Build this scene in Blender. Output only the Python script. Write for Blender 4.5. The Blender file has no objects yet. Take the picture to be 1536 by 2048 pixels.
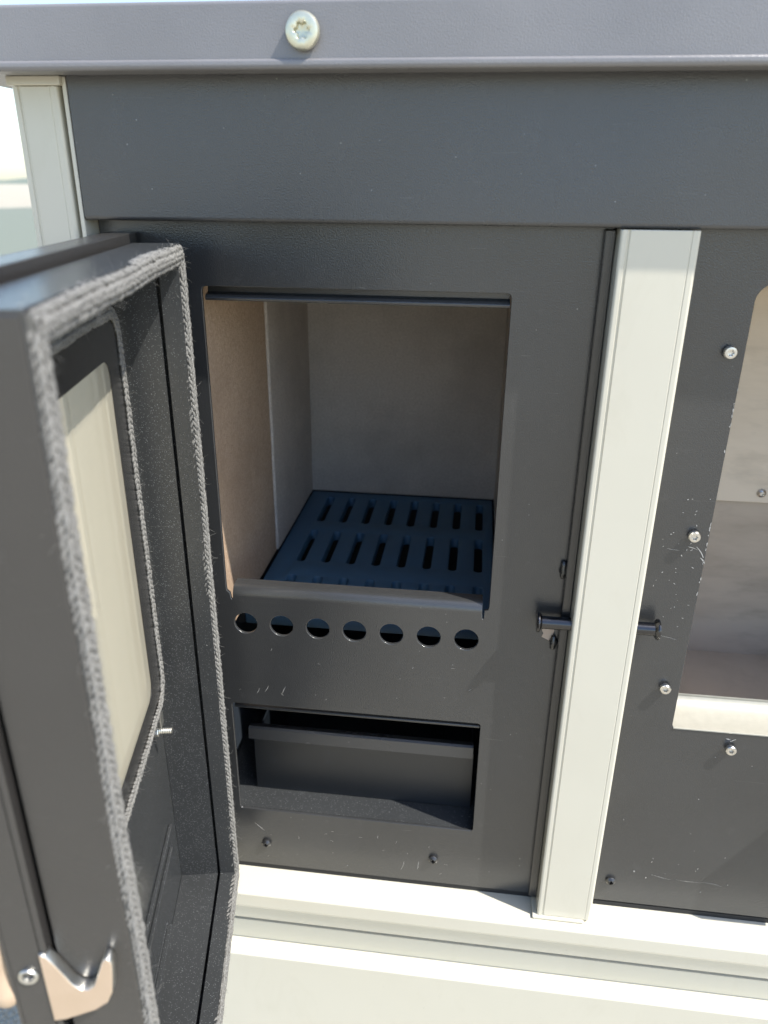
import bpy, bmesh, math, random
from mathutils import Vector, Matrix, Euler

random.seed(7)
R = math.radians
sc = bpy.context.scene
COL = sc.collection

# ------------------------------------------------------------------ camera
cam_d = bpy.data.cameras.new('camera')
cam = bpy.data.objects.new('camera', cam_d)
COL.objects.link(cam)
cam.location = (0.19937, -0.54510, 0.06719)
cam.rotation_euler = Euler((1.16639, -0.00883, 0.12426), 'XYZ')
cam_d.sensor_fit = 'VERTICAL'
cam_d.sensor_height = 36.0
cam_d.lens = 1524.76 / 2048 * 36
cam_d.clip_start = 0.01
cam_d.clip_end = 3000
cam_d.dof.use_dof = True
cam_d.dof.focus_distance = 0.60
cam_d.dof.aperture_fstop = 7.0
sc.camera = cam

# ------------------------------------------------------------------ sky and sun
TOSUN = Vector((2.67, -1.0, 4.1)).normalized()
world = bpy.data.worlds.new('World')
sc.world = world
world.use_nodes = True
wn = world.node_tree
for n in list(wn.nodes):
    wn.nodes.remove(n)
sky = wn.nodes.new('ShaderNodeTexSky')
sky.sky_type = 'NISHITA'
sky.sun_disc = False
sky.sun_elevation = math.asin(TOSUN.z)
sky.sun_rotation = math.atan2(TOSUN.x, TOSUN.y)
sky.air_density = 1.0
sky.dust_density = 1.0
sky.ozone_density = 1.0
bg = wn.nodes.new('ShaderNodeBackground')
bg.inputs['Strength'].default_value = 0.15
wo = wn.nodes.new('ShaderNodeOutputWorld')
wn.links.new(sky.outputs[0], bg.inputs['Color'])
wn.links.new(bg.outputs[0], wo.inputs['Surface'])

sun_d = bpy.data.lights.new('sun', 'SUN')
sun_d.energy = 3.6
sun_d.angle = R(0.6)
sun_d.color = (1.0, 0.955, 0.88)
sun = bpy.data.objects.new('sun', sun_d)
COL.objects.link(sun)
sun.rotation_euler = (-TOSUN).to_track_quat('-Z', 'Y').to_euler()
sun.location = TOSUN * 3

sc.view_settings.view_transform = 'Standard'
sc.view_settings.look = 'None'
sc.view_settings.exposure = 1.0
sc.view_settings.gamma = 1.0
sc.view_settings.use_curve_mapping = False
sc.render.engine = 'CYCLES'
sc.cycles.max_bounces = 14
sc.cycles.diffuse_bounces = 8
sc.cycles.glossy_bounces = 6
sc.cycles.transparent_max_bounces = 12
sc.cycles.use_denoising = True
sc.cycles.caustics_reflective = False
sc.cycles.caustics_refractive = False

# ------------------------------------------------------------------ materials
class NT:
    def __init__(s, name):
        s.m = bpy.data.materials.new(name)
        s.m.use_nodes = True
        s.t = s.m.node_tree
        s.b = s.t.nodes['Principled BSDF']
        s.co = s.t.nodes.new('ShaderNodeTexCoord').outputs['Object']
    def n(s, typ, **kw):
        nd = s.t.nodes.new(typ)
        for k, v in kw.items():
            if hasattr(nd, k) and not k[0].isupper():
                setattr(nd, k, v)
            else:
                nd.inputs[k].default_value = v
        return nd
    def l(s, a, b):
        s.t.links.new(a, b)
    def noise(s, scale, detail=3, rough=0.55, stretch=None, dist=0.0):
        nd = s.n('ShaderNodeTexNoise', Scale=scale, Detail=detail, Roughness=rough, Distortion=dist)
        if stretch:
            mp = s.n('ShaderNodeMapping')
            mp.inputs['Scale'].default_value = stretch
            s.l(s.co, mp.inputs[0])
            s.l(mp.outputs[0], nd.inputs['Vector'])
        else:
            s.l(s.co, nd.inputs['Vector'])
        return nd.outputs['Fac']
    def vor(s, scale, stretch=None, rand=1.0):
        nd = s.n('ShaderNodeTexVoronoi', Scale=scale, Randomness=rand)
        s.l(s.co, nd.inputs['Vector'])
        return nd
    def ramp(s, fac, stops):
        nd = s.n('ShaderNodeValToRGB')
        e = nd.color_ramp.elements
        while len(e) > 1:
            e.remove(e[-1])
        e[0].position = stops[0][0]
        c = stops[0][1]
        e[0].color = (*c, 1) if isinstance(c, tuple) else (c, c, c, 1)
        for p, c in stops[1:]:
            q = e.new(p)
            q.color = (*c, 1) if isinstance(c, tuple) else (c, c, c, 1)
        s.l(fac, nd.inputs[0])
        return nd.outputs[0]
    def mix(s, fac, a, b, bt='MIX'):
        nd = s.n('ShaderNodeMix', data_type='RGBA', blend_type=bt)
        for v, i in ((fac, 0), (a, 6), (b, 7)):
            if isinstance(v, (int, float)):
                nd.inputs[i].default_value = v if i == 0 else (v, v, v, 1)
            elif isinstance(v, tuple):
                nd.inputs[i].default_value = (*v, 1)
            else:
                s.l(v, nd.inputs[i])
        return nd.outputs[2]
    def math(s, op, a, b=None):
        nd = s.n('ShaderNodeMath', operation=op)
        for v, i in ((a, 0), (b, 1)):
            if v is None:
                continue
            if isinstance(v, (int, float)):
                nd.inputs[i].default_value = v
            else:
                s.l(v, nd.inputs[i])
        return nd.outputs[0]
    def bump(s, h, strength, dist=0.001):
        nd = s.n('ShaderNodeBump', Strength=strength, Distance=dist)
        s.l(h, nd.inputs['Height'])
        s.l(nd.outputs[0], s.b.inputs['Normal'])

def set_(nt, **kw):
    for k, v in kw.items():
        k = k.replace('_', ' ')
        i = nt.b.inputs[k]
        if hasattr(v, 'is_linked'):
            nt.l(v, i)
        elif isinstance(v, tuple):
            i.default_value = (*v, 1)
        else:
            i.default_value = v
    return nt.m

def black_paint(name, base=0.03, rough=0.46, tint=(1, 1, 1), dust=0.35, flake=0.0, grain=1.0, spec=0.9):
    t = NT(name)
    big = t.noise(9, 4, 0.6)
    fine = t.noise(1000, 2)
    mid = t.noise(60, 5, 0.65)
    c0 = tuple(base * 0.92 * k for k in tint)
    c1 = tuple(base * 1.10 * k for k in tint)
    col = t.mix(t.ramp(big, [(0.3, 0.0), (0.7, 1.0)]), c0, c1)
    col = t.mix(t.math('MULTIPLY', t.ramp(mid, [(0.60, 0.0), (0.90, 1.0)]), dust), col, tuple(0.10 * k for k in tint))
    # dust specks: sparse small points
    v = t.vor(150)
    pick = t.ramp(v.outputs['Color'], [(0.86, 0.0), (0.92, 1.0)])
    spot = t.ramp(v.outputs['Distance'], [(0.03, 1.0), (0.08, 0.0)])
    col = t.mix(t.math('MULTIPLY', t.math('MULTIPLY', pick, spot), 0.6), col, (0.42, 0.42, 0.40))
    if flake > 0:
        v2 = t.vor(1500)
        pk = t.ramp(v2.outputs['Color'], [(0.74, 0.0), (0.84, 1.0)])
        sp = t.ramp(v2.outputs['Distance'], [(0.20, 1.0), (0.42, 0.0)])
        col = t.mix(t.math('MULTIPLY', t.math('MULTIPLY', pk, sp), flake), col, (0.55, 0.58, 0.60))
    # hairline scratches
    s1 = t.noise(14, 2, 0.5, stretch=(1.0, 1.0, 22.0), dist=0.6)
    s1 = t.ramp(s1, [(0.735, 0.0), (0.75, 1.0), (0.765, 0.0)])
    col = t.mix(t.math('MULTIPLY', s1, 0.12), col, (0.3, 0.3, 0.29))
    rg = t.math('ADD', t.math('MULTIPLY', big, 0.08), rough - 0.04)
    wave = t.noise(5.5, 1, 0.4)      # slight oil-canning of the sheet
    h = t.math('ADD', t.math('MULTIPLY', fine, 1.0), t.math('MULTIPLY', wave, 34.0))
    t.bump(h, 0.34 * grain, 0.0006)
    return set_(t, Base_Color=col, Roughness=rg, Specular_IOR_Level=spec)

M = {}
M['black'] = black_paint('black_satin_paint', 0.052, 0.27, (0.99, 1.0, 1.02))
M['black_plate'] = black_paint('black_stove_plate_paint', 0.036, 0.20, (0.97, 1.0, 1.03), dust=0.30)
M['door_black'] = black_paint('door_black_paint', 0.038, 0.24, (0.94, 1.0, 1.04), dust=0.25, flake=0.40, grain=0.7)
M['door_side'] = black_paint('door_side_paint', 0.036, 0.24, (1.05, 1.0, 0.96), dust=0.2)
M['cast'] = black_paint('shade_blue_cast_iron', 0.13, 0.55, (0.33, 0.98, 1.75), dust=0.05, grain=2.5)  # blue of the firebox shade is mixed into the grate's colour
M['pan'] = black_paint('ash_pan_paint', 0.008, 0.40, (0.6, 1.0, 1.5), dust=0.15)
M['worktop'] = black_paint('worktop_grey_paint', 0.20, 0.34, (1.03, 1.0, 1.02), dust=0.2)
M['gloss_black'] = black_paint('gloss_black_metal', 0.02, 0.22, dust=0.1)

def cream_mat():
    t = NT('cream_enamel')
    a = t.noise(5, 3)
    b = t.noise(90, 4, 0.6)
    col = t.mix(a, (0.64, 0.615, 0.52), (0.60, 0.57, 0.47))
    v = t.vor(120)
    pk = t.ramp(v.outputs['Color'], [(0.88, 0.0), (0.93, 1.0)])
    sp = t.ramp(v.outputs['Distance'], [(0.06, 1.0), (0.16, 0.0)])
    col = t.mix(t.math('MULTIPLY', t.math('MULTIPLY', pk, sp), 0.35), col, (0.4, 0.37, 0.30))
    col = t.mix(t.math('MULTIPLY', t.ramp(b, [(0.58, 0.0), (0.9, 1.0)]), 0.25), col, (0.6, 0.58, 0.5))
    sm = t.noise(22, 5, 0.7, stretch=(1.0, 1.0, 0.4), dist=0.8)
    col = t.mix(t.ramp(sm, [(0.56, 0.0), (0.80, 0.28)]), col, (0.50, 0.465, 0.36))
    t.bump(t.noise(14, 2), 0.10, 0.004)
    return set_(t, Base_Color=col, Roughness=0.20, Coat_Weight=0.5, Coat_Roughness=0.12)
M['cream'] = cream_mat()

def board_mat(name, c0, c1):
    t = NT(name)
    a = t.noise(420, 4, 0.7)
    b = t.noise(7, 5, 0.65)
    col = t.mix(t.ramp(a, [(0.32, 0.0), (0.68, 1.0)]), c0, c1)
    col = t.mix(t.ramp(b, [(0.42, 0.0), (0.70, 0.55)]), col, tuple(k * 0.62 for k in c0))
    v = t.vor(260)
    pk = t.ramp(v.outputs['Color'], [(0.75, 0.0), (0.85, 1.0)])
    sp = t.ramp(v.outputs['Distance'], [(0.15, 1.0), (0.35, 0.0)])
    col = t.mix(t.math('MULTIPLY', t.math('MULTIPLY', pk, sp), 0.5), col, (0.80, 0.68, 0.52))
    t.bump(a, 0.5, 0.0015)
    return set_(t, Base_Color=col, Roughness=0.75)
M['board'] = board_mat('vermiculite_board', (0.50, 0.445, 0.39), (0.69, 0.63, 0.565))
M['board_warm'] = board_mat('brown_vermiculite_board', (0.41, 0.285, 0.19), (0.60, 0.45, 0.325))

def oven_mat(name, base, dark, rough):
    t = NT(name)
    a = t.noise(10, 4, 0.6, stretch=(1.0, 1.0, 4.0))
    b = t.noise(16, 4, 0.6, stretch=(1, 1, 2.6))
    col = t.mix(t.ramp(a, [(0.45, 0.0), (0.75, 1.0)]), base, dark)
    col = t.mix(t.math('MULTIPLY', t.ramp(b, [(0.54, 0.0), (0.80, 1.0)]), 0.45), col, tuple(k * 0.5 for k in dark))
    return set_(t, Base_Color=col, Roughness=rough, Specular_IOR_Level=0.5)
M['oven_light'] = oven_mat('oven_pale_enamel', (0.75, 0.655, 0.53), (0.67, 0.575, 0.455), 0.45)
M['oven_dark'] = oven_mat('oven_brown_enamel', (0.50, 0.425, 0.345), (0.39, 0.325, 0.26), 0.42)

def metal(name, col, rough, grain=0.12):
    t = NT(name)
    a = t.noise(300, 3)
    t.bump(a, grain, 0.0004)
    c = t.mix(a, tuple(k * 0.85 for k in col), col)
    return set_(t, Base_Color=c, Roughness=rough, Metallic=1.0)
M['steel'] = metal('brushed_stainless_steel', (0.72, 0.70, 0.66), 0.28)
M['zinc'] = metal('zinc_plated_steel', (0.80, 0.79, 0.74), 0.34, 0.25)
M['darkpin'] = metal('dark_turned_steel', (0.09, 0.09, 0.095), 0.2)

def bolt_mat():
    t = NT('yellowish_zinc_bolt')
    a = t.noise(260, 3)
    c = t.mix(a, (0.62, 0.60, 0.45), (0.74, 0.72, 0.58))
    t.bump(a, 0.15, 0.0004)
    return set_(t, Base_Color=c, Roughness=0.30, Metallic=0.75)
M['bolt'] = bolt_mat()

def hook_mat():
    t = NT('copper_toned_latch_plate')
    a = t.noise(120, 3)
    c = t.mix(a, (0.50, 0.375, 0.26), (0.57, 0.44, 0.32))
    return set_(t, Base_Color=c, Roughness=0.5, Metallic=0.15)
M['hook'] = hook_mat()

def rope_mat(name, c0, c1):
    t = NT(name)
    a = t.noise(900, 4, 0.7)
    b = t.noise(40, 3)
    col = t.mix(t.ramp(a, [(0.3, 0.0), (0.7, 1.0)]), c0, c1)
    col = t.mix(t.math('MULTIPLY', b, 0.4), col, tuple(k * 0.6 for k in c0))
    t.bump(a, 0.6, 0.0006)
    return set_(t, Base_Color=col, Roughness=0.9)
M['rope'] = rope_mat('grey_glass_fibre_rope', (0.09, 0.088, 0.083), (0.33, 0.325, 0.305))
M['rope_core'] = rope_mat('rope_core', (0.07, 0.07, 0.065), (0.12, 0.118, 0.11))

def glass_mat():
    t = NT('ceramic_door_glass')
    tr = t.n('ShaderNodeBsdfTransparent')
    tr.inputs[0].default_value = (0.985, 0.975, 0.93, 1)
    gl = t.n('ShaderNodeBsdfGlossy', Roughness=0.03)
    fr = t.n('ShaderNodeFresnel')
    ge = t.n('ShaderNodeNewGeometry')
    # same index seen from either face of the thin pane
    ior = t.math('ADD', t.math('MULTIPLY', ge.outputs['Backfacing'], 1 / 1.38 - 1.38), 1.38)
    t.l(ior, fr.inputs['IOR'])
    mx = t.n('ShaderNodeMixShader')
    t.l(fr.outputs[0], mx.inputs[0]); t.l(tr.outputs[0], mx.inputs[1]); t.l(gl.outputs[0], mx.inputs[2])
    df = t.n('ShaderNodeBsdfDiffuse')  # bright view through the pane put in as a cream diffuse layer
    sm = t.noise(9, 2, 0.5)
    t.l(t.mix(sm, (0.56, 0.525, 0.42), (0.59, 0.555, 0.45)), df.inputs['Color'])
    m2 = t.n('ShaderNodeMixShader')
    t.l(t.ramp(sm, [(0.3, 0.40), (0.75, 0.44)]), m2.inputs[0])
    t.l(mx.outputs[0], m2.inputs[1]); t.l(df.outputs[0], m2.inputs[2])
    t.l(m2.outputs[0], t.t.nodes['Material Output'].inputs['Surface'])
    return t.m
M['glass'] = glass_mat()

def simple(name, col, rough=0.6, **kw):
    t = NT(name)
    a = t.noise(150, 3)
    c = t.mix(a, tuple(k * 0.85 for k in col), tuple(min(1, k * 1.1) for k in col))
    return set_(t, Base_Color=c, Roughness=rough, **kw)
M['lipsteel'] = simple('pale_folded_sheet', (0.42, 0.405, 0.345), 0.42, Metallic=0.1)
M['chip'] = simple('bare_scratched_metal', (0.45, 0.44, 0.42), 0.5)
M['patch'] = simple('tan_chipped_primer', (0.45, 0.36, 0.29), 0.7)
M['seal'] = simple('black_rubber_seal', (0.012, 0.013, 0.015), 0.7)
M['glassedge'] = simple('pale_glass_edge', (0.75, 0.62, 0.52), 0.3)
M['inside'] = simple('firebox_black_steel', (0.022, 0.03, 0.042), 0.6)  # bluish shade of the recesses is put into the steel colour

def ground_mat():
    t = NT('pale_gravel_concrete')
    v = t.vor(140)
    a = t.noise(0.35, 5, 0.65)
    b = t.noise(60, 4, 0.7)
    col = t.mix(t.ramp(a, [(0.42, 0.0), (0.6, 1.0)]), (0.42, 0.385, 0.31), (0.35, 0.335, 0.28))
    col = t.mix(t.ramp(v.outputs['Distance'], [(0.25, 0.0), (0.6, 1.0)]), col, (0.34, 0.305, 0.235))
    col = t.mix(t.math('MULTIPLY', b, 0.4), col, (0.58, 0.54, 0.44))
    h = t.math('MULTIPLY', v.outputs['Distance'], -1.0)
    t.bump(h, 0.9, 0.006)
    return set_(t, Base_Color=col, Roughness=0.9)
M['ground'] = ground_mat()
M['field'] = simple('pale_dry_grass', (0.17, 0.19, 0.15), 0.9)
M['hill'] = simple('far_grey_green_hill', (0.16, 0.19, 0.15), 0.9)

# ------------------------------------------------------------------ helpers
def finish(name, bm, mat, parent=None, smooth=None, loc=None):
    bmesh.ops.recalc_face_normals(bm, faces=bm.faces)
    me = bpy.data.meshes.new(name)
    bm.to_mesh(me)
    bm.free()
    if mat is not None:
        for m in (mat if isinstance(mat, (list, tuple)) else [mat]):
            me.materials.append(M[m] if isinstance(m, str) else m)
    o = bpy.data.objects.new(name, me)
    COL.objects.link(o)
    if parent is not None:
        o.parent = parent
    if loc is not None:
        o.location = loc
    if smooth is not None:
        me.polygons.foreach_set('use_smooth', [True] * len(me.polygons))
        me.set_sharp_from_angle(angle=R(smooth))
    return o

def tag(o, label=None, cat=None, kind=None, group=None):
    if label: o['label'] = label
    if cat: o['category'] = cat
    if kind: o['kind'] = kind
    if group: o['group'] = group
    return o

def empty(name, loc=(0, 0, 0), parent=None):
    o = bpy.data.objects.new(name, None)
    o.empty_display_size = 0.05
    COL.objects.link(o)
    o.location = loc
    if parent: o.parent = parent
    return o

def add_box(bm, x0, x1, y0, y1, z0, z1, bev=0.0, seg=2):
    vs = [bm.verts.new((x, y, z)) for x in (x0, x1) for y in (y0, y1) for z in (z0, z1)]
    idx = [(0, 1, 3, 2), (4, 6, 7, 5), (0, 4, 5, 1), (2, 3, 7, 6), (0, 2, 6, 4), (1, 5, 7, 3)]
    fs = [bm.faces.new([vs[i] for i in f]) for f in idx]
    if bev > 0:
        ed = list({e for f in fs for e in f.edges})
        bmesh.ops.bevel(bm, geom=ed, offset=bev, segments=seg, profile=0.5, affect='EDGES')

def box(name, x0, x1, y0, y1, z0, z1, mat, parent=None, bev=0.0008, seg=2):
    bm = bmesh.new()
    add_box(bm, x0, x1, y0, y1, z0, z1, bev, seg)
    return finish(name, bm, mat, parent)

def rrect(x0, x1, z0, z1, r=0.0, n=6, rs=None):
    """rounded rectangle; rs = radii of (lower left, lower right, upper right, upper left)"""
    rs = rs or (r, r, r, r)
    out = []
    for (cx, cz, a0), rr in zip(((x0, z0, 180), (x1, z0, 270), (x1, z1, 0), (x0, z1, 90)), rs):
        if rr <= 0:
            out.append((cx, cz)); continue
        ox = cx + (rr if cx == x0 else -rr)
        oz = cz + (rr if cz == z0 else -rr)
        for i in range(n + 1):
            a = R(a0 + 90 * i / n)
            out.append((ox + rr * math.cos(a), oz + rr * math.sin(a)))
    return out

def circ(cx, cz, r, n=40):
    return [(cx + r * math.cos(2 * math.pi * i / n), cz + r * math.sin(2 * math.pi * i / n)) for i in range(n)]

def slot(cx, y0, y1, r, n=8):
    out = []
    for i in range(n + 1):
        a = math.pi * i / n
        out.append((cx + r * math.cos(a), y1 - r + r * math.sin(a)))
    for i in range(n + 1):
        a = math.pi + math.pi * i / n
        out.append((cx + r * math.cos(a), y0 + r + r * math.sin(a)))
    return out

def plate_bm(loops, d0, d1, axes='xz', bev=0.0005):
    """flat sheet with holes: 2D outlines filled and extruded from d0 to d1 along the third axis"""
    cu = bpy.data.curves.new('tmp', 'CURVE')
    cu.dimensions = '2D'
    cu.fill_mode = 'BOTH'
    t = abs(d1 - d0)
    bev = min(bev, t * 0.4)
    cu.extrude = t / 2 - bev
    cu.bevel_depth = bev
    cu.bevel_resolution = 1
    cu.offset = -bev
    for lp in loops:
        sp = cu.splines.new('POLY')
        sp.points.add(len(lp) - 1)
        for q, (a, b) in zip(sp.points, lp):
            q.co = (a, b, 0, 1)
        sp.use_cyclic_u = True
    ob = bpy.data.objects.new('tmp', cu)
    COL.objects.link(ob)
    dg = bpy.context.evaluated_depsgraph_get()
    me = bpy.data.meshes.new_from_object(ob.evaluated_get(dg))
    bpy.data.objects.remove(ob)
    bpy.data.curves.remove(cu)
    bm = bmesh.new()
    bm.from_mesh(me)
    bpy.data.meshes.remove(me)
    c = (d0 + d1) / 2
    for v in bm.verts:
        a, b, h = v.co
        if axes == 'xz': v.co = (a, c + h, b)
        elif axes == 'xy': v.co = (a, b, c + h)
        elif axes == 'yz': v.co = (c + h, a, b)
    bmesh.ops.remove_doubles(bm, verts=bm.verts, dist=1e-6)
    return bm

def plate(name, loops, d0, d1, mat, parent=None, axes='xz', bev=0.0005):
    return finish(name, plate_bm(loops, d0, d1, axes, bev), mat, parent)

def extrude_profile(bm, prof, x0, x1, axis='x'):
    """closed profile of (y, z) pairs swept along x"""
    a = [bm.verts.new((x0, y, z)) for y, z in prof]
    b = [bm.verts.new((x1, y, z)) for y, z in prof]
    n = len(prof)
    for i in range(n):
        j = (i + 1) % n
        bm.faces.new((a[i], a[j], b[j], b[i]))
    bm.faces.new(a)
    bm.faces.new(list(reversed(b)))

def profile_obj(name, prof, x0, x1, mat, parent=None, smooth=40):
    bm = bmesh.new()
    extrude_profile(bm, prof, x0, x1)
    return finish(name, bm, mat, parent)

def rp(pts, n=7):
    """round the corners of a closed profile: points are (y, z) or (y, z, radius)"""
    out = []
    m = len(pts)
    for i in range(m):
        p = Vector(pts[i][:2]); r = pts[i][2] if len(pts[i]) > 2 else 0
        if r <= 0:
            out.append(tuple(p)); continue
        a = (Vector(pts[i - 1][:2]) - p); b = (Vector(pts[(i + 1) % m][:2]) - p)
        la, lb = a.length, b.length
        a.normalize(); b.normalize()
        h = a.angle(b) / 2
        t = min(r / math.tan(h), la * .49, lb * .49)
        rr = t * math.tan(h)
        c = p + (a + b).normalized() * (rr / math.sin(h))
        A = p + a * t - c; B = p + b * t - c
        ang = A.angle_signed(B)
        for k in range(n + 1):
            th = -ang * k / n
            out.append((c.x + A.x * math.cos(th) - A.y * math.sin(th), c.y + A.x * math.sin(th) + A.y * math.cos(th)))
    return out

def lathe(bm, prof, origin, axis, up=None, n=28, shapes=None):
    """rings of (radius, height); shapes[i] = (lobes, depth) makes ring i lobed"""
    ax = Vector(axis).normalized()
    t = Vector((0, 0, 1)) if abs(ax.z) < 0.9 else Vector((1, 0, 0))
    e1 = ax.cross(t).normalized(); e2 = ax.cross(e1)
    rings = []
    for k, (r, h) in enumerate(prof):
        ring = []
        for i in range(n):
            a = 2 * math.pi * i / n
            rr = r
            if shapes and k in shapes:
                lb, dp = shapes[k]
                rr = r * (1 + dp * math.cos(lb * a))
            ring.append(bm.verts.new(Vector(origin) + ax * h + (e1 * math.cos(a) + e2 * math.sin(a)) * rr))
        rings.append(ring)
    for A, B in zip(rings, rings[1:]):
        for i in range(n):
            j = (i + 1) % n
            bm.faces.new((A[i], A[j], B[j], B[i]))
    bm.faces.new(rings[-1])
    bm.faces.new(list(reversed(rings[0])))

def ring_sweep(bm, u0, u1, z0, z1, prof):
    """closed (inset, n) profile mitred round a rectangle in the (x, z) plane; n runs along y"""
    cols = []
    for (cu, cz, su, sz) in ((u0, z0, 1, 1), (u1, z0, -1, 1), (u1, z1, -1, -1), (u0, z1, 1, -1)):
        cols.append([bm.verts.new((cu + su * i, n, cz + sz * i)) for i, n in prof])
    m = len(prof)
    for c in range(4):
        A, B = cols[c], cols[(c + 1) % 4]
        for i in range(m):
            j = (i + 1) % m
            bm.faces.new((A[i], A[j], B[j], B[i]))

def tube(bm, pts, rad, n=6, closed_ends=True):
    rings = []
    for k, p in enumerate(pts):
        p = Vector(p)
        d = (Vector(pts[min(k + 1, len(pts) - 1)]) - Vector(pts[max(k - 1, 0)])).normalized()
        t = Vector((0, 0, 1)) if abs(d.z) < 0.9 else Vector((1, 0, 0))
        e1 = d.cross(t).normalized(); e2 = d.cross(e1)
        r = rad[k] if isinstance(rad, (list, tuple)) else rad
        rings.append([bm.verts.new(p + (e1 * math.cos(2 * math.pi * i / n) + e2 * math.sin(2 * math.pi * i / n)) * r) for i in range(n)])
    for A, B in zip(rings, rings[1:]):
        for i in range(n):
            j = (i + 1) % n
            bm.faces.new((A[i], A[j], B[j], B[i]))
    if closed_ends:
        bm.faces.new(rings[0]); bm.faces.new(rings[-1])

def stitch(bm, c, d, nrm, L, r):
    """one leaf-shaped rope stitch along d"""
    d = d.normalized(); nrm = (nrm - d * nrm.dot(d)).normalized(); s = d.cross(nrm)
    prof = ((-0.5, 0.25), (-0.3, 0.85), (0.0, 1.05), (0.3, 0.85), (0.5, 0.25))
    rings = []
    for q, w in prof:
        ring = []
        for i in range(6):
            a = math.pi / 3 * i
            bend = nrm * (0.18 * r * (1 - (2 * q) ** 2))
            ring.append(bm.verts.new(c + d * (q * L) + bend + (s * math.cos(a) + nrm * math.sin(a) * 0.85) * r * w))
        rings.append(ring)
    for A, B in zip(rings, rings[1:]):
        for i in range(6):
            j = (i + 1) % 6
            bm.faces.new((A[i], A[j], B[j], B[i]))
    bm.faces.new(rings[0]); bm.faces.new(rings[-1])

def path_rect(u0, u1, z0, z1, rad, step):
    """evenly spaced points, tangents and inward normals round a rounded rectangle (u, z)"""
    dense = []
    for (cx, cz, a0) in ((u0 + rad, z0 + rad, 180), (u1 - rad, z0 + rad, 270), (u1 - rad, z1 - rad, 0), (u0 + rad, z1 - rad, 90)):
        for i in range(13):
            a = R(a0 + 90 * i / 12)
            dense.append(Vector((cx + rad * math.cos(a), cz + rad * math.sin(a))))
    dense.append(dense[0].copy())
    cum = [0.0]
    for a, b in zip(dense, dense[1:]):
        cum.append(cum[-1] + (b - a).length)
    L = cum[-1]
    n = int(L / step)
    out = []
    k = 0
    for i in range(n):
        s = L * i / n
        while cum[k + 1] < s:
            k += 1
        seg = dense[k + 1] - dense[k]
        f = (s - cum[k]) / max(1e-9, cum[k + 1] - cum[k])
        p = dense[k] + seg * f
        t = seg.normalized()
        out.append((p, t, Vector((-t.y, t.x))))      # anticlockwise path: left side is inward
    return out

def rope(name, parent, u0, u1, z0, z1, rad, step, chains, r, mat, corebox=None, fuzz=0, L=None):
    """braided rope: chains = (across, n, face normal across, face normal n, slant)"""
    bm = bmesh.new()
    path = path_rect(u0, u1, z0, z1, rad, step)
    L = L or step * 1.5
    for i, (p, t, inw) in enumerate(path):
        t3 = Vector((t.x, 0, t.y)); i3 = Vector((inw.x, 0, inw.y)); n3 = Vector((0, 1, 0))
        wob = 0.00035 * math.sin(i * 0.21) + 0.0003 * math.sin(i * 0.067 + 1)
        for ci, (ac, nn, fa, fn, sl) in enumerate(chains):
            ph = 0.5 if ci % 2 else 0.0
            c = Vector((p.x, 0, p.y)) + t3 * (ph * step + random.uniform(-.08, .08) * step) + i3 * (ac + wob + random.gauss(0, .00012)) + n3 * (nn + random.gauss(0, .00015))
            fnv = (i3 * fa + n3 * fn).normalized()
            side = t3.cross(fnv)
            d = t3 + side * (sl + random.uniform(-.12, .12)) + fnv * random.uniform(-.1, .1)
            stitch(bm, c, d, fnv, L * random.uniform(.9, 1.12), r * random.uniform(.88, 1.12))
    for _ in range(fuzz):
        p, t, inw = random.choice(path)
        ac, nn, fa, fn, sl = random.choice(chains)
        t3 = Vector((t.x, 0, t.y)); i3 = Vector((inw.x, 0, inw.y)); n3 = Vector((0, 1, 0))
        fnv = (i3 * fa + n3 * fn).normalized()
        b = Vector((p.x, 0, p.y)) + t3 * random.uniform(-step, step) + i3 * ac + n3 * nn + fnv * r * 0.6
        d = (fnv * random.uniform(.3, 1) + t3 * random.uniform(-.9, .9) + t3.cross(fnv) * random.uniform(-.8, .8)).normalized()
        ln = random.choice((.001, .0014, .002, .0024, .0055)) * random.uniform(.7, 1.3)
        d2 = (d + Vector((random.uniform(-.5, .5), random.uniform(-.5, .5), random.uniform(-.5, .5)))).normalized()
        tube(bm, [b, b + d * ln * .5, b + d * ln * .5 + d2 * ln * .5], [.00008, .00006, .00004], 3, True)
    o = finish(name, bm, mat, parent, smooth=70)
    o['kind'] = 'stuff'
    return o

def screw(name, x, z, y, mat, parent, rad=0.0042, h=0.004, lobes=6, stand=0.0, dome=0.0):
    """pan screw whose head faces -y at depth y (front of the plate)"""
    bm = bmesh.new()
    pr = []
    shapes = {}
    if stand > 0:
        pr += [(rad * .62, -0.001), (rad * .62, stand)]
    else:
        pr += [(rad, -0.001)]
    b = stand
    pr += [(rad, b), (rad, b + h * .72), (rad * .88, b + h * .94), (rad * .6, b + h * (1 + dome * .6)), (rad * .50, b + h * (1 + dome))]
    k = len(pr)
    pr += [(rad * .44, b + h * (.96 + dome)), (rad * .36, b + h * .35), (rad * .05, b + h * .3)]
    for q in (k, k + 1):
        shapes[q] = (lobes, 0.13 if lobes == 6 else 0.42)
    lathe(bm, pr, (0, 0, 0), (0, -1, 0), n=36 if lobes == 6 else 32, shapes=shapes)
    return finish(name, bm, mat, parent, smooth=32, loc=(x, y, z))

# ------------------------------------------------------------------ setting
bm = bmesh.new()
S = 1500
vs = [bm.verts.new(v) for v in ((-S, -S, -.83), (S, -S, -.83), (S, S, -.83), (-S, S, -.83))]
bm.faces.new(vs)
tag(finish('ground', bm, 'ground'), kind='structure')

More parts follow.
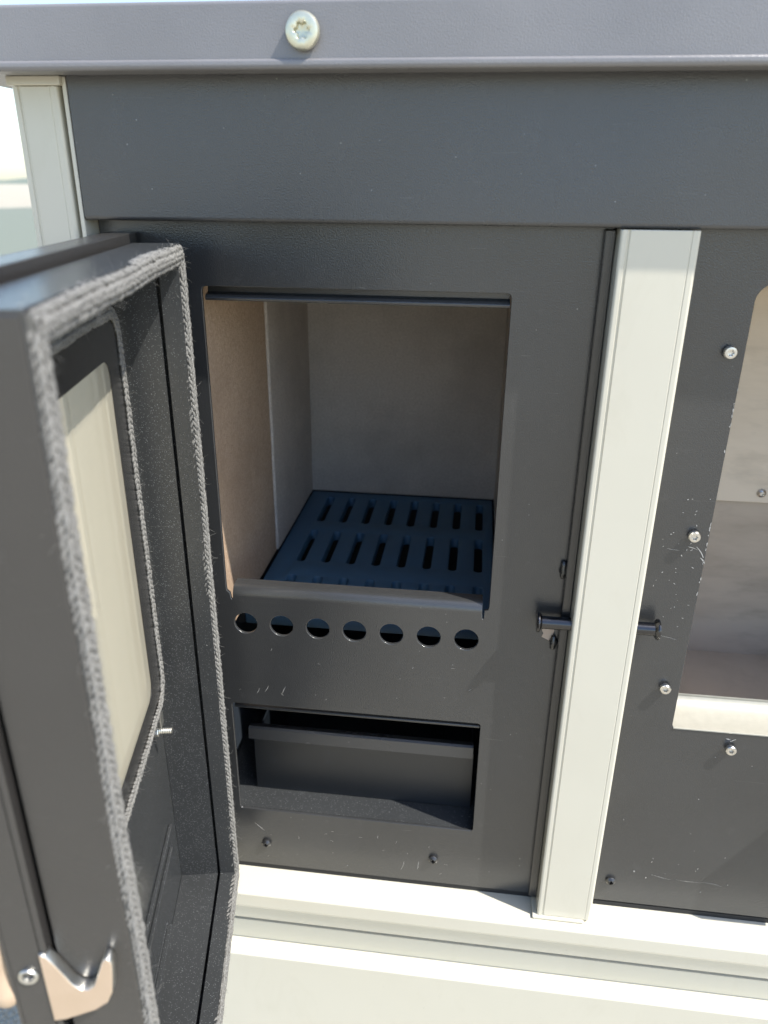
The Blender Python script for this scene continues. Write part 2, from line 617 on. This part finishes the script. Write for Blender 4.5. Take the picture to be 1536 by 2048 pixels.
bm = bmesh.new()
prev = None
for i in range(61):
    a = R(70 + 130 * i / 60)
    r0 = 9.5 + 1.2 * math.sin(i * .7) + .6 * math.sin(i * 1.9)
    q = [bm.verts.new((r * math.cos(a), r * math.sin(a), -.826)) for r in (r0, 34 + 4 * math.sin(i * .4))]
    if prev:
        bm.faces.new((prev[0], prev[1], q[1], q[0]))
    prev = q
tag(finish('grass_field', bm, 'field'), kind='structure')

# low far rise along the horizon
bm = bmesh.new()
N = 90
prev = None
rnd = random.Random(3)
for i in range(N + 1):
    a = R(60 + 150 * i / N)
    r0, r1 = 420, 640
    h = 3 + 2 * math.sin(i * .5) + 2 * math.sin(i * .23 + 1) + rnd.uniform(-1.5, 1.5)
    q = [bm.verts.new((r * math.cos(a), r * math.sin(a), z)) for r, z in ((r0, -1.5), (r0 + 70, h * .6), (r0 + 130, h), (r1, -1.5))]
    if prev:
        for k in range(3):
            bm.faces.new((prev[k], prev[k + 1], q[k + 1], q[k]))
    prev = q
tag(finish('hills', bm, 'hill', smooth=60), kind='structure')

# ------------------------------------------------------------------ the stove
stove = empty('wood_stove', (0.28, 0.0, -0.83))
tag(stove, 'black and cream wood burning range stove with its firebox door standing open', 'stove')
def under(o):
    """keep world coordinates while parenting to the stove's base"""
    o.parent = stove
    o.location = Vector(o.location) - Vector(stove.location)
    return o

XR = 0.70   # right end of the range, out of frame

# --- worktop: front band, bead and underside
wt = rp([(-.0450, .1342), (-.0450, .1640, .0022), (.60, .1640), (.60, .1300), (-.0200, .1300), (-.0400, .1284, .004), (-.0488, .1290, .0030), (-.0486, .1344, .0022)], 8)
worktop = under(profile_obj('worktop', wt, -.150, XR + .03, 'worktop', smooth=50))
bolt = bmesh.new()
lathe(bolt, [(.0040, -.001), (.0040, .0012), (.0096, .0014), (.0099, .0022), (.0099, .0042), (.0092, .0056), (.0078, .0062),
             (.0045, .0060), (.0041, .0058), (.0033, .0030), (.0010, .0027)], (0, 0, 0), (0, -1, 0), n=48, shapes={7: (6, .10), 8: (6, .16), 9: (6, .16)})
b_ = finish('bolt', bolt, 'bolt', worktop, smooth=32, loc=(.0898, -.045, .1478))

# --- fascia below the worktop
fas = rp([(-.0200, .0440, .0028), (-.0200, .1300), (.004, .1300), (.004, .0440)], 8)
fascia = under(profile_obj('fascia', fas, -.0705, XR - .04, 'black', smooth=50))

# --- corner posts and middle stile (cream enamelled channels)
def cream_channel(name, x0, x1, z0, z1, yf, yb, bead=True):
    prof = [(x0, yb), (x0, yf, .0022)]
    if bead:
        prof += [(x0 + .0040, yf), (x0 + .0046, yf + .0009), (x0 + .0056, yf + .0009), (x0 + .0062, yf)]
        prof += [(x1 - .0058, yf), (x1 - .0053, yf + .0004), (x1 - .0048, yf)]
    prof += [(x1, yf, .0034), (x1, yb)]
    prof = rp(prof, 6)
    bm = bmesh.new()
    a = [bm.verts.new((x, y, z0)) for x, y in prof]
    b = [bm.verts.new((x, y, z1)) for x, y in prof]
    n = len(prof)
    for i in range(n):
        j = (i + 1) % n
        bm.faces.new((a[i], a[j], b[j], b[i]))
    bm.faces.new(a); bm.faces.new(list(reversed(b)))
    ed = [e for e in bm.edges if abs(e.verts[0].co.z - e.verts[1].co.z) < 1e-6]
    bmesh.ops.bevel(bm, geom=ed, offset=.0006, segments=2, profile=.5, affect='EDGES')
    return finish(name, bm, 'cream', None)
post = under(cream_channel('corner_post', -.1085, -.0775, -.5630, .1240, -.0205, .012))
cap = under(box('post_cap', -.1110, -.0745, -.0218, .012, .1242, .1298, 'cream', None, .0008))
edge = under(box('sheet_edge', -.0748, -.0718, -.0190, .002, -.5630, .1296, 'cream', None, .0006))
stile = under(cream_channel('middle_stile', .2842, .3332, -.5605, .0432, -.0212, .004))
foot = under(box('stile_foot', .2800, .3270, -.0235, -.001, -.5635, -.5608, 'cream', None, .0008))
flange = under(box('stile_flange', .2768, .2840, -.0060, -.0002, -.5560, .0425, 'gloss_black', None, .001))
post2 = under(cream_channel('corner_post', XR - .0400, XR, -.5630, .1240, -.0205, .012))

# --- firebox front plate with loading opening, air holes and ash opening
hx, hd, hz = .0148, .0314, -.2791
lo = [rrect(-.0715, .2835, -.5584, .0700, .001)]
# loading opening: its lower edge carries the rolled tongue between two relief cuts
o1 = [(.0000, -.2440), (.0004, -.2480), (.0030, -.2505), (.0036, -.2560), (.0048, -.2560), (.0052, -.2525), (.2148, -.2525), (.2152, -.2580), (.2164, -.2580),
      (.2166, -.2500), (.2196, -.2496), (.2200, -.2460)]
o1 += [(.2200, -.0030), (.2192, -.0008), (.2170, .0000), (.0030, .0000), (.0008, -.0008), (.0000, -.0030)]
lo.append(o1)
lo.append(rrect(-.0035, .2199, -.4873, -.3636, .0028, 5))
for i in range(7):
    lo.append(circ(hx + hd * i, hz, .0099))
front = under(plate('firebox_front_plate', lo, .0000, .0030, 'black_plate', None, bev=.0005))
# rolled tongue along the lower edge of the loading opening
pts = []
r_ = .0085
for i in range(17):
    a = R(90 * i / 16)
    pts.append((r_ - r_ * math.cos(a), -.2530 + .0090 * math.sin(a)))
pts.append((.0150, -.2437))
inner = []
for (y, z) in reversed(pts):
    inner.append((y + .0016 if y < .006 else y + .0006, z - (.0018 if y > .002 else .0)))
tongue = profile_obj('rolled_lip', pts + inner, .0053, .2147, 'black_plate', None, 50)
tongue.parent = front
flg = profile_obj('top_flange', rp([(.0120, .0040), (.0120, -.0050), (.0062, -.0062, .0008), (.0045, -.0085, .0010), (.0050, -.0105, .0010), (.0160, -.0105), (.0160, .0040)], 5), .0004, .2196, 'black_plate', None, 50)
flg.parent = front
flg2 = profile_obj('ash_opening_flange', rp([(.0100, -.3600), (.0100, -.3680), (.0048, -.3698, .0010), (.0044, -.3722, .0010), (.0140, -.3722), (.0140, -.3600)], 5), -.0030, .2194, 'black_plate', None, 50)
flg2.parent = front

SC = []
SC.append(screw('screw', .0200, -.5290, 0, 'gloss_black', front, .0046, .0030, 4, dome=.35))
SC.append(screw('screw', .1842, -.5270, 0, 'gloss_black', front, .0046, .0030, 4, dome=.35))

# --- oven front plate on the right
lo = [rrect(.2842, XR - .041, -.5572, .0700, .001), rrect(.3795, .6150, -.3510, .0105, .0, 7, rs=(.004, .004, .012, .012))]
oven = under(plate('oven_front_plate', lo, .0002, .0032, 'black_plate', None, bev=.0005))
SC.append(screw('screw', .3508, -.5300, .0002, 'gloss_black', oven, .0046, .0030, 4, dome=.35))
for (x, z) in ((.3688, -.0345), (.3678, -.1720), (.3672, -.3095), (.4288, -.3655)):
    SC.append(screw('socket_screw', x, z, .0002, 'steel', oven, .0044, .0036, 6, stand=.0020))
# rolled sheet-metal lip of the oven opening
pr = []
for i in range(25):
    a = R(100 * i / 24)
    pr.append((.0034 + .030 * math.sin(a) * .95, -.3495 + .0115 * (1 - math.cos(a)) * .95))
pr2 = [(y, z - .0016) for y, z in reversed(pr)]
lip = profile_obj('oven_lip', pr + pr2, .3800, .6145, 'lipsteel', None, 50)
lip.parent = oven
t_ = box('oven_lip_edge', .3802, .6143, -.0006, .0036, -.3508, -.3494, 'lipsteel', None, .0004); t_.parent = oven

# --- oven cavity
cav = []
ob = under(box('oven_back', .3500, .6400, .172, .176, -.3800, .0300, 'oven_dark', None, 0))
up = under(box('oven_back_panel', .3700, .6300, .1660, .1680, -.2075, .0250, 'oven_light', None, .0006))
sdot = screw('panel_screw', .4735, -.1975, .1660, 'steel', None, .0040, .0022, 4, dome=.4); sdot.parent = up
under(box('oven_side', .3480, .3500, .0033, .176, -.3800, .0300, 'oven_dark', None, 0))
under(box('oven_side', .6400, .6420, .0033, .176, -.3800, .0300, 'oven_dark', None, 0))
under(box('oven_floor', .3500, .6400, .0340, .172, -.3820, -.3800, 'oven_dark', None, 0))
under(box('oven_roof', .3500, .6400, .0033, .172, .0300, .0320, 'oven_light', None, 0))

# --- firebox: lining boards and steel shell
under(box('lining_board', -.0300, -.0108, .0060, .1995, -.3080, .0400, 'board_warm', None, .0012))
under(box('lining_board', -.0300, -.0088, .2010, .3850, -.3080, .0400, 'board', None, .0020))
under(box('lining_board', -.0300, .2520, .3856, .4040, -.3080, .0400, 'board', None, .0012))
under(box('lining_board', .2300, .2500, .0060, .2000, -.3080, .0400, 'board', None, .0012))
under(box('lining_board', .2308, .2500, .2006, .3850, -.3080, .0400, 'board', None, .0012))
under(box('baffle_board', -.0340, .2560, .0040, .4080, .0405, .0440, 'board', None, 0))
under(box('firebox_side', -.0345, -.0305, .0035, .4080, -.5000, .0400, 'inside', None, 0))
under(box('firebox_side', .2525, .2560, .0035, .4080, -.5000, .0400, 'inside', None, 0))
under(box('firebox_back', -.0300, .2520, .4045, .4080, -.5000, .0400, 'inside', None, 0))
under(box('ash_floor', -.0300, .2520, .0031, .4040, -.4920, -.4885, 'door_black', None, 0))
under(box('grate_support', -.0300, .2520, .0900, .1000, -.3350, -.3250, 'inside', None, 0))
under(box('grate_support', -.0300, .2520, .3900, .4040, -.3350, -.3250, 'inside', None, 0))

# --- latch pins on the stile
def pin(x0, x1, y, z, head_at):
    bm = bmesh.new()
    L = abs(x1 - x0)
    ax = (-1, 0, 0) if head_at == x0 else (1, 0, 0)
    o = (x1 if head_at == x0 else x0, y, z)
    lathe(bm, [(.0052, 0), (.0052, L - .0042), (.0056, L - .0040), (.0080, L - .0024), (.0084, L - .0014), (.0080, L - .0004), (.0064, L)], o, ax, n=32)
    return under(finish('latch_pin', bm, 'darkpin', None, smooth=32))
pin(.2575, .2845, -.0115, -.2500, .2575)
pin(.3332, .3520, -.0115, -.2492, .3520)
for (x, z, h) in ((.2750, -.2075, .016), (.2735, -.2740, .014)):
    bm = bmesh.new()
    bmesh.ops.create_uvsphere(bm, u_segments=14, v_segments=9, radius=1)
    for v in bm.verts:
        k = 1 + .18 * math.sin(v.co.z * 7 + x * 900) + .1 * math.sin(v.co.x * 9)
        v.co = Vector((v.co.x * .0030 * k + x, v.co.y * .0038 * k - .0015, v.co.z * h * .5 + z))
    under(finish('weld_bead', bm, 'gloss_black', None, smooth=80))

# bare tan patch and scuffs on the plates (flat marks)
def blotch(name, pts, y, mat, parent):
    bm = bmesh.new()
    for poly in pts:
        a = [bm.verts.new((px, y, pz)) for px, pz in poly]
        bm.faces.new(a)
    o = finish(name, bm, mat, parent)
    return o
blotch('chipped_patch', [[(.2645, -.2565), (.2690, -.2560), (.2735, -.2565), (.2735, -.2640), (.2728, -.2700), (.2700, -.2735), (.2672, -.2720), (.2640, -.2705), (.2652, -.2670), (.2638, -.2640), (.2655, -.2610)]], -.00025, 'patch', front)

def scuffs(name, parent, items, y):
    polys = []
    for (x, z, L, ang, w) in items:
        d = Vector((math.cos(R(ang)), math.sin(R(ang)))); s = Vector((-d.y, d.x))
        n = 4
        top, bot = [], []
        for i in range(n + 1):
            f = i / n
            ww = w * (math.sin(math.pi * min(max(f, .08), .92)) ** .7) * random.uniform(.5, 1.1)
            c = Vector((x, z)) + d * L * (f - .5) + s * (L * .04 * math.sin(f * 4 + x * 99))
            top.append(tuple(c + s * ww * .5)); bot.append(tuple(c - s * ww * .5))
        polys.append(top + bot[::-1])
    o = blotch(name, polys, y, 'chip', parent)
    o['kind'] = 'stuff'
    return o
it = []
for (x, z, L, a, w) in ((.013, -.508, .010, -35, .0007), (.016, -.511, .008, -35, .0005), (.030, -.345, .008, 60, .0005), (.045, -.346, .010, 62, .0005), (.022, -.348, .006, 70, .0004),
                        (.155, -.540, .012, 75, .0005), (.170, -.538, .010, 80, .0005), (.063, .058, .004, 60, .0006)):
    it.append((x, z, L, a, w))
for i in range(26):
    it.append((random.uniform(.0, .24), random.choice((random.uniform(-.55, -.50), random.uniform(-.36, -.29), random.uniform(-.15, -.02) if random.random() < .2 else random.uniform(-.55, -.50))), random.uniform(.001, .004), random.uniform(0, 180), random.uniform(.0002, .0004)))
it = [q for q in it if not (-.0035 < q[0] < .22 and -.49 < q[1] < -.36) and not (0 < q[0] < .22 and -.25 < q[1] < 0) and not (abs(q[1] + .279) < .012 and q[0] < .22)]
scuffs('scuff_marks', front, it, -.00022)
it = [(.375, -.186, .011, -55, .0011), (.378, -.193, .006, -50, .0009), (.369, -.183, .008, -20, .0005), (.395, -.520, .018, -7, .0004), (.420, -.5215, .022, -7, .0003), (.440, -.522, .020, -7, .0003), (.355, -.185, .010, -12, .0003), (.360, -.262, .020, -18, .00025), (.430, -.358, .005, 30, .0014), (.426, -.357, .004, -20, .0010), (.382, -.5225, .0016, 80, .0014), (.3705, -.516, .002, -70, .0016)]
for i in range(30):
    z = random.uniform(-.26, -.14)
    it.append((random.uniform(.345, .377), z, random.uniform(.0008, .0022), random.uniform(0, 180), random.uniform(.0004, .0008)))
for i in range(22):
    it.append((random.uniform(.3785, .3793), random.uniform(-.23, -.06), random.uniform(.001, .004), 90 + random.uniform(-6, 6), random.uniform(.0004, .0011)))
for i in range(14):
    it.append((random.uniform(.35, .50), random.uniform(-.54, -.37), random.uniform(.0008, .0016), random.uniform(0, 180), random.uniform(.0004, .0008)))
scuffs('scuff_marks', oven, it, -.00004)

# --- unseen box past the right edge, added for the shadow it casts
under(box('unseen_shadow_box', .5150, .5750, -.0320, -.0001, -.4450, -.3900, 'black', None, .0015))
# --- black seal strip, ledge, groove and lower drawer front
under(box('seal_strip', -.0715, XR - .041, .0008, .0060, -.5640, -.5588, 'seal', None, 0))
led = rp([(.020, -.5642), (-.0312, -.5642, .0026), (-.0312, -.5812, .0014), (-.0270, -.5838, .002), (-.0190, -.5960, .012), (-.0160, -.6165, .008), (-.0150, -.6180), (-.0040, -.6182), (-.0040, -.6212), (-.0150, -.6214), (-.0140, -.6478), (.020, -.6478)], 8)
ledge = under(profile_obj('plinth_ledge', led, -.1115, XR + .003, 'cream', smooth=45))
drw = rp([(.020, -.6480), (-.0328, -.6480, .0022), (-.0328, -.7780, .003), (.020, -.7780)], 8)
drawer = under(profile_obj('drawer_front', drw, -.1110, XR + .0025, 'cream', smooth=45))
under(box('plinth', -.1000, XR - .01, .0000, .5800, -.8290, -.7785, 'black', None, .001))
# outer casing
under(box('side_panel', -.1080, -.1060, .0125, .5850, -.7780, .1290, 'cream', None, 0))
under(box('side_panel', XR - .003, XR - .001, .0125, .5850, -.7780, .1290, 'cream', None, 0))
under(box('back_panel', -.1055, XR - .0035, .5830, .5850, -.7780, .1290, 'inside', None, 0))

# ------------------------------------------------------------------ firebox door (swung open)
door_bm = bmesh.new()
U0, U1, Z0, Z1 = 0.0, .295, -.5370, .0310
rim = [(0, -.0315), (0, -.0020), (.0004, -.0013), (.0012, -.0013), (.0012, -.0050), (.0122, -.0050), (.0122, -.0020), (.0126, -.0013), (.0134, -.0015),
       (.0134, -.0145), (.0122, -.0145), (.0122, -.0065), (.0012, -.0065), (.0012, -.0315)]
ring_sweep(door_bm, U0, U1, Z0, Z1, rim)
door = finish('firebox_door', door_bm, 'door_black', None)
door.location = (0.0, -.030, 0.0)
door.rotation_euler = (0, 0, R(-78.3))
under(door)
def part(o):
    o.parent = door
    return o
bm = bmesh.new()
ring_sweep(bm, U0, U1, Z0, Z1, [(.0108, -.0172), (.0125, -.0172), (.0125, -.0500), (.0108, -.0500)])
part(finish('inner_box', bm, 'door_black', None))
bm = bmesh.new()
ring_sweep(bm, U0, U1, Z0, Z1, [(.0080, -.0316), (.0095, -.0316), (.0095, -.0364), (.0080, -.0364)])
part(finish('neck', bm, 'seal', None))
lp = [rrect(U0 + .0109, U1 - .0109, Z0 + .0109, Z1 - .0109), rrect(.0385, .2555, -.2985, -.0145, .016, 6)]
lp.append(rrect(.0760, .2350, -.5080, -.5040, .0015, 4))
lp.append(rrect(.0400, .2400, -.4650, -.4625, .001, 3))
part(plate('back_panel', lp, -.0502, -.0518, 'door_black', None, bev=.0004))
part(box('rib', .0400, .2400, -.0502, -.0470, -.4615, -.4590, 'door_black', None, .0008))
part(box('rib', .0330, .2400, -.0502, -.0470, -.4430, -.4405, 'door_black', None, .0008))
part(box('slot_lip', .0765, .2345, -.0502, -.0460, -.5100, -.5085, 'door_black', None, .0006))

# outer frame carrying the glass window
lp = [rrect(-.0350, .3010, -.5450, .0362, .002, 3), rrect(U0 + .0100, U1 - .0100, Z0 + .0100, Z1 - .0100, .001, 3)]
part(plate('outer_frame', lp, -.0366, -.0395, 'door_side', None, bev=.0006))
bm = bmesh.new()
ring_sweep(bm, -.0350, .3010, -.5450, .0362, [(0, -.0396), (.0020, -.0396), (.0020, -.0530), (.0000, -.0530)])
part(finish('frame_edge', bm, 'door_side', None))
lp = [rrect(-.0350, .3010, -.5450, .0362, .002, 3), rrect(-.0150, .2720, -.3200, .0040, .010, 6)]
part(plate('frame_front', lp, -.0531, -.0555, 'door_side', None, bev=.0008))
# latch side wall of the pan, a wide folded sheet facing the viewer
part(box('latch_wall', U1 - .0006, U1 + .0012, -.0345, -.0022, Z0 + .0015, Z1 - .0015, 'door_side', None, .0006))

# glass pane and its own braided seal
part(plate('glass_pane', [rrect(.0260, .2680, -.3110, -.0020, .022, 8)], -.0420, -.0458, 'glass', None, bev=.0004))
part(plate('pane_shade_ring', [rrect(.0345, .2595, -.3025, -.0105, .016, 6), rrect(.0600, .2400, -.2850, -.0330, .012, 6)], -.0414, -.0417, 'gloss_black', None, bev=.00005))  # dark ring stands in for the seal's shadow and reflection on the glass
gl_e = bmesh.new()
pth = path_rect(.0258, .2682, -.3112, -.0018, .022, .004)
rngs = []
for (p, t, inw) in pth:
    rngs.append([gl_e.verts.new((p.x + inw.x * q, nn, p.y + inw.y * q)) for q, nn in ((-.0003, -.0424), (.0000, -.0418), (.0006, -.0418), (.0008, -.0421), (.0002, -.0425))])
for i in range(len(rngs)):
    A, B = rngs[i], rngs[(i + 1) % len(rngs)]
    for k in range(4):
        gl_e.faces.new((A[k], A[k + 1], B[k + 1], B[k]))
part(finish('glass_edge', gl_e, 'glassedge', None, smooth=60))
ch = [(-.0026, -.0408, 0, 1, .5), (.0000, -.0402, 0, 1, -.5), (.0026, -.0408, 0, 1, .5)]
part(rope('glass_seal', None, .0305, .2635, -.3065, -.0065, .018, .0040, ch, .00140, 'rope', fuzz=700, L=.0062))

# main door rope seal
ch = [(-.0042, .0000, -.3, 1, .42), (-.0014, .0008, 0, 1, -.42), (.0014, .0008, 0, 1, .42), (.0042, -.0002, .3, 1, -.42),
      (-.0053, -.0022, -1, .2, .42), (-.0053, -.0048, -1, 0, -.42), (.0052, -.0024, 1, .2, .42)]
part(rope('rope_seal', None, .0066, U1 - .0066, Z0 + .0066, Z1 - .0066, .004, .0044, ch, .00130, 'rope', fuzz=1500, L=.0078))
bm = bmesh.new()
ring_sweep(bm, U0, U1, Z0, Z1, [(.0017, -.0048), (.0115, -.0048), (.0115, -.0012), (.0100, .0003), (.0032, .0003), (.0017, -.0012)])
part(finish('seal_core', bm, 'rope_core', None))

# clips with bolt and nut that hold the glass
def clip(u, z):
    bm = bmesh.new()
    add_box(bm, u - .006, u + .006, -.0500, -.0485, z - .006, z + .006, .0004)
    add_box(bm, u - .0045, u + .0045, -.0485, -.0408, z + .0032, z + .0046, .0003)
    add_box(bm, u - .0045, u + .0045, -.0418, -.0406, z + .0046, z + .0150, .0003)
    c = finish('glass_clip', bm, 'zinc', None, smooth=30); part(c)
    bm = bmesh.new()
    lathe(bm, [(.0042, -.0484), (.0046, -.0480), (.0046, -.0446), (.0042, -.0440)], (u, 0, z - .001), (0, 1, 0), n=6)
    part(finish('nut', bm, 'zinc', None))
    bm = bmesh.new()
    prof = []
    for k in range(11):
        h = -.0484 + k * .0014
        prof += [(.0020, h), (.0025, h + .0007)]
    lathe(bm, prof, (u, 0, z - .001), (0, 1, 0), n=18)
    part(finish('clip_stud', bm, 'zinc', None, smooth=30))
clip(.0470, -.3290)
clip(.2350, -.3230)
# upper clips hang the other way up
for u in (.0330, .2350):
    bm = bmesh.new()
    add_box(bm, u - .006, u + .006, -.0500, -.0400, .0030, .0120, .0006)
    part(finish('glass_clip', bm, 'gloss_black', None, smooth=30))
    bm = bmesh.new()
    lathe(bm, [(.0022, -.0400), (.0022, -.0310), (.0018, -.0305)], (u, 0, .006), (0, 1, 0), n=14)
    part(finish('clip_stud', bm, 'darkpin', None, smooth=30))

# latch hook: a plate standing in the (n, z) plane on the latch side
hk = [(-.0395, -.2890), (-.0340, -.2885), (-.0200, -.2835), (-.0140, -.2790), (-.0112, -.2725), (-.0098, -.2620), (-.0092, -.2540), (-.0104, -.2505), (-.0126, -.2515), (-.0165, -.2620),
      (-.0185, -.2675), (-.0215, -.2698), (-.0248, -.2692), (-.0280, -.2655), (-.0330, -.2540), (-.0368, -.2465), (-.0395, -.2450)]
bm = plate_bm([hk], .2964, .3024, 'yz', .0005)
hook = part(finish('latch_hook', bm, ['hook', 'zinc'], None))
for f in hook.data.polygons:
    if abs(f.normal.x) < .8:
        f.material_index = 1
bm = bmesh.new()
lathe(bm, [(.0040, -.001), (.0044, .0006), (.0040, .0014), (.0030, .0012), (.0026, -.002), (.0008, -.0022)], (.3012, -.0462, -.2590), (1, 0, 0), n=28)
part(finish('frame_screw', bm, 'zinc', None, smooth=35))
# door handle stub outside the frame
bm = bmesh.new()
lathe(bm, [(.0050, 0), (.0062, .002), (.0060, .012), (.0052, .020), (.0058, .028), (.0078, .034), (.0080, .039), (.0060, .043)], (.2950, -.0600, -.2370), (0, 0, -1), n=28)
hd_ = part(finish('handle_stub', bm, 'hook', None, smooth=60))
bm = bmesh.new()
lathe(bm, [(.0040, 0), (.0066, .001), (.0068, .006), (.0052, .009)], (.2950, -.0600, -.2370), (0, 0, 1), n=28)
c_ = finish('handle_cap', bm, 'zinc', None, smooth=60); part(c_)
bm = bmesh.new()
add_box(bm, .2860, .2990, -.0600, -.0556, -.2610, -.2480, .0008)
part(finish('handle_bracket', bm, 'hook', None, smooth=35))
# hinge knuckles behind the frame
for z in (-.06, -.44):
    bm = bmesh.new()
    lathe(bm, [(.0055, 0), (.0055, .05)], (-.0280, -.0460 + .015, z), (0, 0, -1), n=20)
    part(finish('hinge', bm, 'gloss_black', None, smooth=40))

# ------------------------------------------------------------------ loose things: grate and ash pan
ZG = -.3085
lp = [rrect(-.0085, .2285, .0660, .3845, .003, 3)]
for j, (a, b) in enumerate(((.0780, .1480), (.1800, .2610), (.2880, .3670))):
    for i in range(8):
        lp.append(slot(.0200 + .0275 * i, a, b, .0046))
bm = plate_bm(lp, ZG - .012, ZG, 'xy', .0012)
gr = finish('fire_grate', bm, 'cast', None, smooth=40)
tag(gr, 'flat dark cast iron fire grate with rows of slots lying inside the firebox', 'grate')

pan = empty('ash_pan', (.11, .03, -.4884))
tag(pan, 'black sheet steel ash pan sitting in the low opening under the firebox', 'ash pan')
def pp(o):
    o.parent = pan
    o.location = Vector(o.location) - Vector(pan.location)
    return o
pp(box('front', .0045, .2168, .0300, .0315, -.4882, -.4230, 'pan', None, .0004))
pp(box('side', .0045, .0060, .0316, .3600, -.4882, -.4300, 'pan', None, .0003))
pp(box('side', .2153, .2168, .0316, .3600, -.4882, -.4300, 'pan', None, .0003))
pp(box('back', .0061, .2152, .3585, .3600, -.4882, -.4300, 'pan', None, .0003))
pp(box('base', .0061, .2152, .0316, .3584, -.4882, -.4868, 'pan', None, .0003))
hp = [(.0316, -.4225), (.0316, -.4100), (.0225, -.4065), (.0205, -.4080), (.0196, -.4195), (.0212, -.4196), (.0221, -.4085), (.0300, -.4112), (.0300, -.4225)]
bmh = bmesh.new()
extrude_profile(bmh, hp, .0030, .2158)
pp(finish('handle_fold', bmh, 'black', None))
